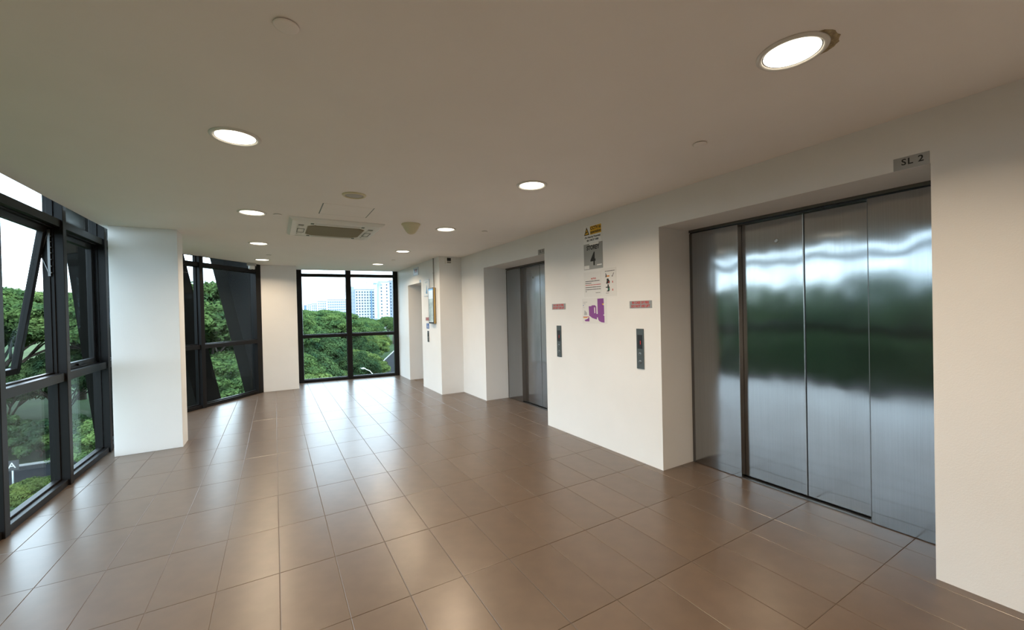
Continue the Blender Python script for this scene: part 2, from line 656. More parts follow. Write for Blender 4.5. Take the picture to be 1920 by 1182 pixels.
# slanted columns outside the glass
def slant(top, bot, along, wd, outn, dp, label):
    """edge line from top to bot, width wd along the vector 'along', depth dp along outn"""
    top = Vector(top)
    bot = Vector(bot)
    d = (bot - top) / (bot.z - top.z)
    t = top + d * (4.2 - top.z)
    b = top + d * (-11.9 - top.z)
    t2 = top + d * (ZC + 0.7 - top.z)
    al = Vector((along[0], along[1], 0)) * wd
    on = Vector((outn[0], outn[1], 0)) * dp
    mbx = MB()
    kk = 0
    for p in (b, t):
        mbx.v += [tuple(p), tuple(p + al), tuple(p + al + on), tuple(p + on)]
    mbx.f += [(0, 1, 2, 3), (4, 7, 6, 5), (0, 4, 5, 1), (1, 5, 6, 2), (2, 6, 7, 3), (3, 7, 4, 0)]
    mbx.sm += [False] * 6
    o = mbx.build('slanted_column', COLUMN, label=label, cat='column', group='slanted outer columns')
    return o


slant((-2.30, 7.36, 2.52), (-2.30, 8.21, -0.30), (0, 1), 0.62, (1, 0), 0.28, 'dark slanted outer column seen through the side window beside the broad pillar')
dv = Vector((-0.6294, -0.7771))
nv = Vector((-0.7771, 0.6294))
slant((-1.29, 8.86, 2.43), (-0.90, 9.35, -0.03), dv, 0.5, nv, 0.32, 'dark slanted outer column at the pillar side of the corner window')
slant((-1.08, 9.76, 2.77), (-0.60, 10.36, -0.03), -dv, 0.80, -nv, 0.28, 'wide dark slanted outer column filling the far side of the corner window')

# ------------------------------------------------------------------ lifts (doors of the room)
def lift(name, label, yc):
    r = empty(name, (3.47, yc, 0), label=label, kind='structure')
    T = OH - 0.035
    uv = (1, 2)
    MB().box(0.02, 0.08, 0.865, 0.893, 0, T).build('frame_strip', STEEL_D, r)
    p = MB().box(0.015, 0.12, 0.415, 0.862, 0.003, T).build('side_panel', STEEL, r, bevel=0.002, uv=uv)
    MB().box(0.013, 0.115, 0.4135, 0.415, 0.003, T).build('edge_return', STEEL_E, p)
    p4 = MB().box(0.015, 0.12, -0.893, -0.478, 0.003, T).build('side_panel', STEEL, r, bevel=0.002, uv=uv)
    MB().box(0.0135, 0.015, -0.482, -0.478, 0.003, T).build('edge_strip', STEEL_D, p4)
    d1 = MB().box(0.075, 0.115, -0.066, 0.412, 0.014, T).build('door_leaf', STEEL, r, bevel=0.002, uv=uv)
    d2 = MB().box(0.075, 0.115, -0.476, -0.073, 0.014, T).build('door_leaf', STEEL, r, bevel=0.002, uv=uv)
    MB().box(0.074, 0.112, -0.0725, -0.0665, 0.014, T).build('door_gap', BLACK, r)
    MB().box(0.073, 0.075, -0.0665, -0.060, 0.02, T).build('edge_strip', STEEL_E, d1)
    kh = MB().lathe([(0.010, 0.0), (0.010, 0.002), (0.017, 0.002), (0.017, 0.0)], 24).lathe([(0.0001, 0.0005), (0.010, 0.0005)], 16).build('key_ring', STEEL_E, d1)
    kh.matrix_basis = Matrix.Translation((0.0745, 0.13, 2.03)) @ frame_mtx((0, 0, 0), (0, -1))
    s = MB()
    for a, b, z in ((0.02, 0.045, 0.006), (0.045, 0.055, 0.002), (0.055, 0.075, 0.006), (0.075, 0.12, 0.003)):
        s.box(a, b, -0.477, 0.412, 0, z)
    s.build('sill_track', STEEL_D, r)
    MB().box(0.012, 0.12, -0.893, 0.893, T + 0.012, OH).build('header', STEEL_D, r)
    MB().box(0.03, 0.10, -0.893, 0.893, T, T + 0.012).build('header_gap', BLACK, r)
    MB().box(0.122, 0.19, -0.893, 0.893, 0, OH).build('back_plate', BLACK, r)
    return r


l1 = lift('door_1', 'wide brushed steel lift doors beneath the SL 2 plate', (0.75 + 2.54) / 2)
l2 = copy_tree(l1)
l2.name = 'door_2'
l2.location.y = (4.37 + 6.16) / 2
l2['label'] = 'brushed steel lift doors in recess beneath the SL 3 plate'
r = empty('door_3', (3.05, (L3A + L3B) / 2, 0), label='steel lift door deep in the far doorway recess', kind='structure')
for s in (-1, 1):
    MB().box(0.02, 0.06, min(0.003 * s, 0.47 * s), max(0.003 * s, 0.47 * s), 0.01, L3H - 0.03).build('door_leaf', STEEL, r, uv=(1, 2))
MB().box(0.0, 0.08, -0.475, 0.475, L3H - 0.028, L3H - 0.001).build('header', STEEL_D, r)
MB().box(0.0, 0.08, -0.475, 0.475, 0.0, 0.008).build('sill_track', STEEL_D, r)

# ------------------------------------------------------------------ ceiling fittings
def downlight(x, y, label, group, chipped=False):
    t = empty('downlight', (x, y, ZC), label=label, cat='downlight', group=group)
    MB().lathe([(0.104, -0.002), (0.107, -0.009), (0.118, -0.011), (0.126, -0.004), (0.127, 0.0), (0.104, 0.0)], 56, close=True).build('trim_ring', TRIM, t)
    MB().lathe([(0.100, 0.0), (0.104, 0.0), (0.104, -0.003), (0.100, -0.003)], 56, close=True).build('shadow_gap', STEEL_D, t)
    MB().lathe([(0.0001, -0.010), (0.05, -0.0092), (0.085, -0.0065), (0.100, -0.003), (0.100, 0.0), (0.0001, 0.0)], 56).build('lens', LENSM, t)
    ld = bpy.data.lights.new('downlight_lamp', 'AREA')
    ld.shape = 'DISK'
    ld.size = 0.18
    ld.energy = LAMP
    ld.color = LAMP_COL
    ld.spread = math.radians(150)
    lo = bpy.data.objects.new('lamp', ld)
    COL.objects.link(lo)
    lo.parent = t
    lo.location = (0, 0, -0.013)
    if chipped:
        rnd = random.Random(3)
        pts = []
        n = 16
        for i in range(n + 1):
            a = math.radians(-112 + 92 * i / n)
            rr = 0.129 + 0.026 * math.sin(math.pi * i / n) ** 0.7 + rnd.uniform(-0.004, 0.004)
            pts.append((rr * math.cos(a), rr * math.sin(a)))
        for i in range(n + 1):
            a = math.radians(-20 - 92 * i / n)
            pts.append((0.1275 * math.cos(a), 0.1275 * math.sin(a)))
        c = MB().prism(pts, -0.0015, 0.0).build('chipped_plaster', mat('raw_plaster', (0.34, 0.27, 0.16), 0.9, noise=(60, 0.4)), t)
        c['label'] = 'broken bare plaster edge'
    return t


LX1, LX2 = -0.17, 1.86
LY = [0.86, 2.815, 4.77, 6.73, 8.62]
LW = {2.815: 'recessed downlight of the window row between ceiling speaker and open window',
      4.77: 'recessed downlight of the window row beside the air conditioner corner',
      6.73: 'recessed downlight of the window row level with the broad pillar',
      8.62: 'recessed downlight of the window row before the angled corner window'}
LD = {0.86: 'bright downlight with broken plaster round its rim, near the SL 2 lift',
      2.815: 'recessed downlight of the lift row facing the wall of notices',
      4.77: 'recessed downlight of the lift row beside the cream dome',
      6.73: 'recessed downlight of the lift row level with the corner thermostat box',
      8.62: 'recessed downlight of the lift row above the far doorway and end window'}
for y in LY + [-1.09]:
    downlight(LX1, y, LW.get(y, 'recessed ceiling downlight over the floor before the SL 2 lift'), 'recessed downlights')
    downlight(LX2, y, LD.get(y, 'recessed ceiling downlight beyond the broken-rimmed downlight'), 'recessed downlights', y == 0.86)

for (x, y, lb) in ((0.06, 1.655, 'plain flush ceiling cap between the nearest downlights of both rows'),
                   (2.355, 1.625, 'small flush ceiling cap before the SL 2 lift doors'),
                   (0.05, 4.77, 'small flush ceiling cap beside the corner of the air conditioner'),
                   (2.36, 4.70, 'small flush ceiling cap before the SL 3 lift doors'),
                   (-0.06, 7.95, 'small flush ceiling cap near the angled corner window'),
                   (2.00, 7.90, 'small flush ceiling cap near the end window and protruding wall')):
    t = empty('sprinkler_cap', (x, y, ZC), label=lb, cat='ceiling cap', group='concealed sprinkler caps')
    MB().lathe([(0.0001, -0.008), (0.034, -0.008), (0.041, -0.006), (0.042, -0.004), (0.0001, -0.004)], 32).build('cover', CEIL, t)
    MB().lathe([(0.0001, -0.004), (0.036, -0.004), (0.036, 0.0), (0.0001, 0.0)], 32).build('shadow_ring', STEEL_D, t)

t = empty('ceiling_speaker', (0.62, 3.73, ZC), label='round ceiling speaker with cream rim and grey mesh', cat='speaker')
MB().lathe([(0.075, -0.004), (0.079, -0.012), (0.092, -0.010), (0.1, 0.0), (0.075, 0.0)], 40, close=True).build('rim', CREAM, t)
g = MB().lathe([(0.0001, -0.012), (0.04, -0.010), (0.075, -0.005), (0.075, 0.0), (0.0001, 0.0)], 40).build('mesh_cover', MESHG, t)

t = empty('dome_sensor', (1.39, 4.66, ZC), label='cream cone-shaped dome hanging from ceiling beside a downlight', cat='ceiling dome')
MB().lathe([(0.0001, 0.0), (0.108, 0.0), (0.108, -0.010), (0.100, -0.016), (0.0001, -0.016)], 40).build('flange', CREAM, t)
MB().lathe([(0.098, -0.016), (0.082, -0.050), (0.060, -0.085), (0.040, -0.108), (0.020, -0.117), (0.0001, -0.119)], 40).build('dome', CREAM, t)

# access hatch beside the air conditioner
t = empty('ceiling_hatch', (0.64, 4.33, ZC), label='square ceiling access hatch with thin seams beside the air conditioner', cat='hatch')
MB().box(-0.222, 0.222, -0.215, 0.215, -0.0025, 0).build('hatch', CEIL, t)
sm_ = MB()
sm_.box(-0.232, -0.222, -0.215, 0.225, -0.0008, 0).box(0.222, 0.232, -0.215, 0.225, -0.0008, 0).box(-0.222, 0.222, 0.215, 0.225, -0.0008, 0)
sm_.build('seam', STEEL_D, t)

# cassette air conditioner
t = empty('cassette_air_conditioner', (0.64, 5.27, ZC), label='square white ceiling cassette air conditioner with beige centre grille', cat='air conditioner')
S = 0.485
rim = MB()
rim.v = []
for s, z in ((S, 0.0), (S, -0.012), (S - 0.03, -0.034), (0.40, -0.040)):
    rim.v += [(-s, -s, z), (s, -s, z), (s, s, z), (-s, s, z)]
for lv in range(3):
    for i in range(4):
        j = (i + 1) % 4
        rim.f.append((lv * 4 + j, lv * 4 + i, (lv + 1) * 4 + i, (lv + 1) * 4 + j))
        rim.sm.append(False)
rim.build('outer_rim', PLASTIC, t)
MB().box(-0.40, 0.40, -0.40, 0.40, -0.038, -0.002).build('face_plate', PLASTIC, t)
oc = 0.30
ch = 0.07
octp = [(-oc + ch, -oc), (oc - ch, -oc), (oc, -oc + ch), (oc, oc - ch), (oc - ch, oc), (-oc + ch, oc), (-oc, oc - ch), (-oc, -oc + ch)]
gr = MB().prism(octp, -0.042, -0.036).build('grille', GRILLE, t)
sl = MB()
for k in range(-14, 15):
    yy = k * 0.02
    hw = oc - max(0, abs(yy) - (oc - ch)) - 0.012
    sl.box(-hw, hw, yy - 0.006, yy + 0.006, -0.047, -0.042)
sl.build('slats', GRILLE, gr)
for k in range(4):
    ro = Matrix.Rotation(k * math.pi / 2, 4, 'Z')
    v = MB().box(-0.235, 0.235, -0.395, -0.335, -0.044, -0.038).box(-0.225, 0.225, -0.385, -0.345, -0.050, -0.044).build('louvre', PLASTIC, t, bevel=0.003)
    v.matrix_basis = ro
    for sx in (-1, 1):
        a = sx * 0.262
        e = MB().box(a - 0.016, a + 0.016, -0.392, -0.338, -0.0405, -0.037).build('louvre_pivot', BLACK, t)
        e.matrix_basis = ro
for sx in (-1, 1):
    sm2 = MB()
    a = sx * 0.36
    for q in (-0.055, 0.055):
        sm2.box(a + q * 0.62 - 0.003, a + q * 0.62 + 0.003, -0.11, 0.11, -0.053, -0.05)
    for q in (-0.11, 0.11):
        sm2.box(a - 0.037, a + 0.037, q - 0.003, q + 0.003, -0.053, -0.05)
    sm2.build('louvre_seam', BLACK, t)

# small camera at the top of the corner window
t = empty('ceiling_camera', (-0.36, 9.26, ZC), label='small white box camera under the ceiling at the corner window', cat='camera')
MB().box(-0.075, 0.075, -0.05, 0.05, -0.05, 0.0).build('mount', mat('camera_grey', (0.42, 0.41, 0.38), 0.5), t, bevel=0.006)
MB().lathe([(0.0001, -0.05), (0.05, -0.05), (0.054, -0.062), (0.054, -0.105), (0.046, -0.118), (0.0001, -0.118)], 28).build('body', PLASTIC, t)
MB().lathe([(0.0001, -0.118), (0.018, -0.118), (0.014, -0.135), (0.0001, -0.138)], 16, (0.015, -0.015, 0)).build('lens', BLACK, t)


# ------------------------------------------------------------------ signs on the lift wall
def wall_item(name, y, z, label, cat, group=None, x=XW):
    return empty(name, mtx=frame_mtx((x, y, z), (0, -1)), label=label, cat=cat, group=group)


def plate(parent, wd, ht, material, name='plate', th=0.003, bevel=0.0008, cx=0, cy=0, z0=0.0):
    return MB().box(cx - wd / 2, cx + wd / 2, cy - ht / 2, cy + ht / 2, z0, z0 + th).build(name, material, parent, bevel=bevel)


def bars(parent, name, material, rows, z0, th=0.0004):
    b = MB()
    for (x0, x1, yy, hh) in rows:
        b.box(x0, x1, yy - hh / 2, yy + hh / 2, z0, z0 + th)
    return b.build(name, material, parent, kind='stuff')


def words(x0, x1, y, h, rnd):
    out = []
    x = x0
    while x < x1 - 0.004:
        wl = rnd.uniform(0.008, 0.022)
        e = min(x + wl, x1)
        out.append((x, e, y, h))
        x = e + 0.003
    return out


for yy, zz, tx, lb in ((0.827, OH + 0.035, 'SL 2', 'grey metal plate lettered SL 2 at the corner of the largest lift opening'),
                       (4.44, OH + 0.035, 'SL 3', 'small grey plate lettered SL 3 over the recessed lift next to the protruding wall')):
    t = wall_item('lift_number_plate', yy, zz, lb, 'sign')
    plate(t, 0.148, 0.068, SIGNGREY)
    text(tx[:2], 0.048, 'lettering', INK, t, (-0.016, 0.004, 0.0034), spacing=1.15, bold=0.0008)
    text(tx[3:], 0.048, 'numeral', INK, t, (0.040, 0.004, 0.0034), bold=0.0008)

t = wall_item('cctv_sign', 3.435, 2.338, 'white sign with yellow panel reading CCTV in operation', 'sign')
plate(t, 0.298, 0.20, PAPER)
plate(t, 0.178, 0.092, YEL, 'yellow_panel', 0.0006, 0, 0.052, 0.043, 0.003)
text('CCTV in', 0.046, 'lettering', INK, t, (0.052, 0.064, 0.004), bold=0.0012)
text('operation', 0.044, 'lettering', INK, t, (0.052, 0.023, 0.004), bold=0.001)
text('(For Security Purposes)', 0.0265, 'lettering', INK, t, (0.0, -0.028, 0.0034), bold=0.0008)
text('Blk 5 MCST 4408', 0.0265, 'lettering', INK, t, (0.0, -0.064, 0.0034), bold=0.0008)
tr_ = MB().prism([(-0.138, 0.0), (-0.05, 0.0), (-0.094, 0.09)], 0.003, 0.0036).build('warning_triangle', INK, t)
MB().prism([(-0.123, 0.008), (-0.065, 0.008), (-0.094, 0.068)], 0.0036, 0.0040).build('triangle_fill', YEL, tr_)
MB().prism([(-0.112, 0.030), (-0.085, 0.042), (-0.080, 0.032), (-0.107, 0.020)], 0.0040, 0.0043).build('camera_mark', INK, tr_)

t = wall_item('storey_sign', 3.433, 2.094, 'grey metal sign reading STOREY 4 with glints of tape', 'sign')
plate(t, 0.305, 0.288, SIGNGREY)
text('STOREY', 0.066, 'lettering', INK, t, (0.0, 0.095, 0.0034), sx=0.86, bold=0.0022)
text('4', 0.205, 'numeral', INK, t, (0.0, -0.038, 0.0034), sx=0.80, bold=0.004)
plate(t, 0.085, 0.040, ACRYL, 'corner_label', 0.0006, 0, -0.105, -0.118, 0.003)
tape = mat('shiny_tape', (0.85, 0.84, 0.8), 0.12)
plate(t, 0.15, 0.016, tape, 'tape', 0.0006, 0, 0.02, 0.134, 0.003)
plate(t, 0.075, 0.012, tape, 'tape', 0.0006, 0, 0.10, -0.104, 0.003)

rn = random.Random(5)
t = wall_item('notice_sheet', 3.455, 1.782, 'white sheet headed NOTICE in red with lines of text', 'notice')
plate(t, 0.283, 0.28, ACRYL, 'sheet', 0.0012, 0)
text('NOTICE', 0.022, 'heading', RED, t, (0.02, 0.062, 0.0015), bold=0.0008)
rw = []
rr_ = []
for k, (yy, ln) in enumerate(((0.036, 0.235), (0.014, 0.1), (-0.006, 0.25), (-0.032, 0.25), (-0.056, 0.25), (-0.076, 0.02))):
    (rr_ if k == 2 else rw).extend(words(-0.115, -0.115 + ln, yy, 0.0075, rn))
rw += words(0.055, 0.125, -0.097, 0.005, rn)
bars(t, 'text_lines', INK, rw, 0.0012)
bars(t, 'red_text_line', RED, rr_, 0.0012)
t = wall_item('notice_sheet', 3.197, 1.788, 'white sheet with three pictures marked by a tick and crosses', 'notice')
plate(t, 0.222, 0.30, ACRYL, 'sheet', 0.0012, 0)
bars(t, 'text_lines', INK, words(-0.055, 0.09, 0.118, 0.006, rn) + words(-0.045, 0.0, -0.115, 0.004, rn), 0.0012)
p1 = MB().prism([(-0.05, 0.055), (-0.03, 0.055), (-0.032, 0.078), (-0.042, 0.10), (-0.046, 0.10), (-0.045, 0.07)], 0.0012, 0.0017).build('picture', INK, t)
MB().box(-0.028, 0.012, 0.058, 0.072, 0.0012, 0.0017).build('picture_accent', ORANGE, p1)
p2 = MB().prism([(-0.04, -0.015), (0.012, -0.012), (0.014, 0.01), (0.0, 0.028), (-0.005, 0.04), (-0.03, 0.038), (-0.03, 0.012)], 0.0012, 0.0017).build('picture', INK, t)
MB().lathe([(0.0001, 0.0022), (0.008, 0.0022), (0.008, 0.0012)], 12, (0.0, 0.0, 0)).build('picture_accent', RED, p2)
p3 = MB().prism([(-0.04, -0.095), (0.0, -0.10), (0.012, -0.085), (0.01, -0.05), (-0.002, -0.04), (0.002, -0.025), (-0.02, -0.022), (-0.018, -0.045), (-0.048, -0.05), (-0.046, -0.058), (-0.018, -0.058), (-0.015, -0.085)], 0.0012, 0.0017).build('picture', INK, t)
MB().box(-0.006, 0.003, -0.085, -0.062, 0.0017, 0.002).build('picture_accent', mat('print_green', (0.02, 0.35, 0.2), 0.5), p3)
MB().bar((0.045, 0.065, 0.0015), (0.055, 0.055, 0.0015), 0.006, 0.0006).bar((0.053, 0.055, 0.0015), (0.075, 0.095, 0.0015), 0.006, 0.0006).build('tick_mark', INK, t)
for yy in (0.0, -0.083):
    MB().bar((0.050, yy - .009, 0.0015), (0.062, yy + .009, 0.0015), 0.006, 0.0006).bar((0.050, yy + .009, 0.0015), (0.062, yy - .009, 0.0015), 0.006, 0.0006).build('cross_mark', RED, t)

t = wall_item('floor_plan_sheet', 3.434, 1.487, 'sheet with purple floor plan below the notices', 'floor plan')
plate(t, 0.40, 0.284, ACRYL, 'sheet', 0.0012, 0)
def pp(L, W_=0.40, H_=0.284):   # crop pixels (in a 470 x 510 box) to sheet coordinates
    return [((a - 105) / 465 * W_ - W_ / 2, H_ / 2 - (b - 605) / 505 * H_) for a, b in L]
MB().prism(pp([(402, 622), (515, 622), (518, 715), (490, 735), (520, 760), (522, 930), (500, 940), (524, 960), (524, 1088), (470, 1082), (425, 1055), (408, 1020), (408, 1000), (402, 985), (402, 925)]), 0.0012, 0.0016).build('plan_area', PURPLE, t)
MB().prism(pp([(233, 765), (288, 762), (295, 748), (355, 748), (378, 775), (380, 915), (402, 922), (402, 985), (388, 990), (385, 1030), (300, 1000), (270, 975), (240, 950)]), 0.0012, 0.0016).build('plan_area', PURPLE, t)
MB().prism(pp([(338, 790), (356, 790), (358, 905), (342, 905)]), 0.0016, 0.0018).build('plan_void', PAPER, t)
MB().prism(pp([(145, 1040), (200, 1020), (242, 985), (243, 1068), (165, 1068)]), 0.0012, 0.0016).build('plan_area', PURPLE, t)
MB().prism(pp([(120, 972), (240, 972), (240, 985), (122, 985)]), 0.0012, 0.0016).build('plan_area', RED, t)
MB().prism(pp([(125, 988), (200, 988), (198, 1003), (127, 1003)]), 0.0012, 0.0016).build('plan_area', YEL, t)
MB().prism(pp([(484, 722), (515, 720), (515, 742), (495, 748)]), 0.0018, 0.0020).build('plan_void', YEL, t)
MB().prism(pp([(124, 738), (136, 736), (137, 755), (125, 756)]), 0.0012, 0.0016).build('plan_mark', BLUE, t)
gl_ = mat('print_grey', (0.4, 0.4, 0.4), 0.6)
bars(t, 'text_lines', gl_, [(a, b, c, 0.005) for (a, c), (b, _) in (pp([(125, 680), (205, 680)]), pp([(125, 712), (175, 712)]), pp([(130, 785), (145, 785)]))], 0.0012)
MB().prism(pp([(140, 940), (150, 840), (195, 890), (200, 940)]), 0.0012, 0.0014).build('plan_mark', gl_, t)


def fire_sign(y, z, label, x=XW, s=1.0):
    t = wall_item('fire_sign', y, z, label, 'sign', None, x)
    plate(t, 0.276 * s, 0.072 * s, SIGNGREY)
    text('IN CASE OF FIRE', 0.0335 * s, 'lettering', RED, t, (0, 0.017 * s, 0.0034), sx=0.86, bold=0.0012)
    text('DO NOT USE LIFT', 0.0335 * s, 'lettering', RED, t, (0, -0.017 * s, 0.0034), sx=0.86, bold=0.0012)


fire_sign(2.772, 1.540, 'red lettered fire sign between the floor plan sheet and the SL 2 lift opening')
fire_sign(4.084, 1.547, 'red lettered fire sign at the wall edge of the SL 3 lift')
fire_sign(7.805, 1.388, 'red lettered fire sign on the protruding wall by the far doorway', XA, 0.92)

PANELG = mat('panel_grey', (0.11, 0.125, 0.125), 0.35, 0.6)
LED = mat('red_led', (0.2, 0.01, 0.01), 0.4, emit=(1.0, 0.03, 0.02), estr=0.35)


def call_panel(y, z, label, num, x=XW, wd=0.09, ht=0.39):
    t = wall_item('call_panel', y, z, label, 'call panel', 'lift call panels', x)
    MB().box(-wd / 2, wd / 2, -ht / 2, ht / 2, 0, 0.008).build('plate', PANELG, t, bevel=0.002)
    d = MB().box(-wd * .33, wd * .33, ht * 0.0, ht * 0.345, 0.008, 0.0095).build('display', BLACK, t)
    if num:
        text(num, 0.05, 'digit', LED, d, (0.006, ht * 0.15, 0.0098), bold=0.001)
    for k, yy in enumerate((-ht * 0.13, -ht * 0.325)):
        b = MB().lathe([(0.0001, 0.013), (0.014, 0.0125), (0.017, 0.011), (0.018, 0.008)], 24, (0, yy, 0)).build('button', mat('button_steel', (0.20, 0.21, 0.21), 0.3, 0.8), t)
        sg = 1 if k == 0 else -1
        MB().prism([(-0.007, yy - 0.005 * sg), (0.007, yy - 0.005 * sg), (0, yy + 0.007 * sg)], 0.0128, 0.0136).build('arrow', INK, b)
    return t


call_panel(2.782, 1.110, 'slim grey call panel at the edge of the SL 2 lift opening', '1')
call_panel(4.085, 1.116, 'slim dark call panel beside the recessed SL 3 lift', '1')
call_panel(7.79, 1.045, 'narrow dark call panel on the protruding wall by the far doorway', None, XA, 0.085, 0.22)

# things on the protruding wall
t = wall_item('floor_indicator', 8.50, 2.395, 'pale lift indicator with red digit above the far doorway', 'indicator', None, XA)
MB().box(-0.17, 0.17, -0.085, 0.085, 0, 0.012).build('plate', mat('indicator_blue', (0.55, 0.62, 0.70), 0.4), t, bevel=0.002)
d = MB().box(-0.10, 0.12, -0.03, 0.05, 0.012, 0.0135).build('display', BLACK, t)
text('1', 0.07, 'digit', LED, d, (0.03, 0.01, 0.0138), bold=0.002)

t = wall_item('lift_number_plate', 8.23, L3H + 0.03, 'tiny dark plate above the corner of the far doorway', 'sign', None, XA)
plate(t, 0.09, 0.06, STEEL_D)

t = wall_item('framed_poster', 7.81, 2.005, 'framed white poster with blue tower picture on the protruding wall', 'poster', None, XA)
MB().box(-0.16, 0.16, -0.165, 0.165, 0, 0.012).build('frame', mat('pale_blue_frame', (0.60, 0.66, 0.72), 0.4), t, bevel=0.002)
MB().box(-0.135, 0.135, -0.15, 0.15, 0.012, 0.0128).build('sheet', PAPER, t)
MB().prism([(-0.045, -0.11), (0.06, -0.12), (0.045, -0.04), (0.02, 0.06), (0.012, 0.06), (-0.005, -0.03)], 0.0128, 0.0134).build('tower_picture', mat('print_sky', (0.10, 0.28, 0.50), 0.5), t)
bars(t, 'text_lines', mat('print_pale', (0.45, 0.52, 0.6), 0.5), [(-0.09, 0.09, 0.12, 0.012), (-0.07, 0.08, 0.10, 0.010)], 0.0128)

t = wall_item('wall_display', 7.45, 1.645, 'tall portrait display screen with blue header on the protruding wall', 'screen', None, XA)
MB().box(-0.135, 0.135, -0.335, 0.335, 0.0, 0.012).build('bracket', BLACK, t)
MB().box(-0.14, 0.14, -0.34, 0.34, 0.012, 0.045).build('side_frame', GOLD, t, bevel=0.004)
MB().box(-0.14, 0.14, -0.34, 0.34, 0.0455, 0.052).build('bezel', BLACK, t)
MB().box(-0.118, 0.118, -0.31, 0.315, 0.052, 0.053).build('screen', mat('screen_pale', (0.45, 0.5, 0.52), 0.25, emit=(0.75, 0.82, 0.86), estr=0.35), t)
MB().box(-0.118, 0.118, 0.29, 0.315, 0.053, 0.0534).build('screen_header', mat('screen_blue', (0.06, 0.2, 0.5), 0.25, emit=(0.1, 0.35, 0.8), estr=0.5), t)
MB().box(-0.118, 0.118, -0.30, 0.13, 0.053, 0.0534).build('screen_picture', mat('screen_grey', (0.28, 0.34, 0.34), 0.25, emit=(0.4, 0.5, 0.5), estr=0.3, noise=(9, 0.5)), t)

t = wall_item('access_sign', 7.81, 1.25, 'small blue square sign with white wheelchair symbol', 'sign', None, XA)
plate(t, 0.15, 0.105, BLUE)
ic = MB().lathe([(0.018, 0.0034), (0.026, 0.0034), (0.026, 0.003), (0.018, 0.003)], 20, (0.0, -0.018, 0), close=True)
ic.lathe([(0.0001, 0.0034), (0.009, 0.0034), (0.009, 0.003)], 12, (-0.008, 0.036, 0))
ic.bar((-0.008, 0.028, 0.0034), (0.0, -0.005, 0.0034), 0.010, 0.0006).bar((0.0, -0.005, 0.0034), (0.022, -0.005, 0.0034), 0.009, 0.0006).bar((0.022, -0.005, 0.0034), (0.034, -0.034, 0.0034), 0.009, 0.0006)
ic.build('wheelchair_symbol', PAPER, t)

t = wall_item('cable_conduit', 7.385, 2.26, 'thin grey cable conduit running from ceiling down to the display', 'conduit', None, XA)
MB().box(-0.012, 0.012, -0.275, 0.28, 0.0, 0.016).build('channel', mat('conduit_grey', (0.30, 0.29, 0.27), 0.5), t, bevel=0.002)
MB().box(-0.016, 0.016, -0.01, 0.01, 0.0, 0.019).build('clip', mat('conduit_grey'), t)

t = empty('thermostat_box', mtx=frame_mtx((2.80, 7.10, 2.47), (1, 0)), label='small white wall box with dark window high near the ceiling', cat='wall box')
MB().box(-0.06, 0.06, -0.065, 0.062, 0, 0.03).build('case', PLASTIC, t, bevel=0.004)
MB().box(-0.036, 0.042, -0.012, 0.045, 0.03, 0.0315).build('window', BLACK, t)
MB().box(-0.036, 0.042, -0.052, -0.02, 0.03, 0.0315).build('label_strip', mat('conduit_grey'), t)

# ------------------------------------------------------------------ outdoors
GZ = -12.0
GRASS = mat('grass', (0.030, 0.055, 0.020), 0.9, spec=0.05, noise=(0.12, 0.4))
ASPH = mat('asphalt', (0.016, 0.018, 0.021), 0.9, spec=0.1, noise=(0.6, 0.15))
MB().box(-900, 900, -300, 1400, GZ - 0.5, GZ).build('lawn', GRASS, label='green lawn spreading under the trees outside', cat='grass', kind='stuff')
KERB = mat('kerb_white', (0.30, 0.30, 0.29), 0.7)


def road(a, b, wd, label):
    a = Vector((*a, GZ))
    b = Vector((*b, GZ))
    d = (b - a).normalized()
    n = Vector((d.y, -d.x, 0))
    t = empty('road', (0, 0, 0), label=label, cat='road')
    MB().bar(a + Vector((0, 0, .02)), b + Vector((0, 0, .02)), wd, 0.04).build('carriageway', ASPH, t)
    for s in (-1, 1):
        o = n * (wd / 2 + 0.2) * s + Vector((0, 0, .08))
        MB().bar(a + o, b + o, 0.4, 0.16).build('kerb', KERB, t)


road((-95, 52), (-13, 51.5), 9.0, 'dark asphalt road beyond the side window')
road((15.5, 74), (75.5, 244), 9.0, 'asphalt road with white kerb beyond the end window')

LEAF = [leaf_mat('leaf_rain_tree', (0.070, 0.125, 0.046)), leaf_mat('leaf_dark', (0.048, 0.092, 0.042)), leaf_mat('leaf_bright', (0.100, 0.152, 0.050))]
BARK = mat('bark', (0.09, 0.07, 0.055), 0.9, noise=(3.0, 0.3))


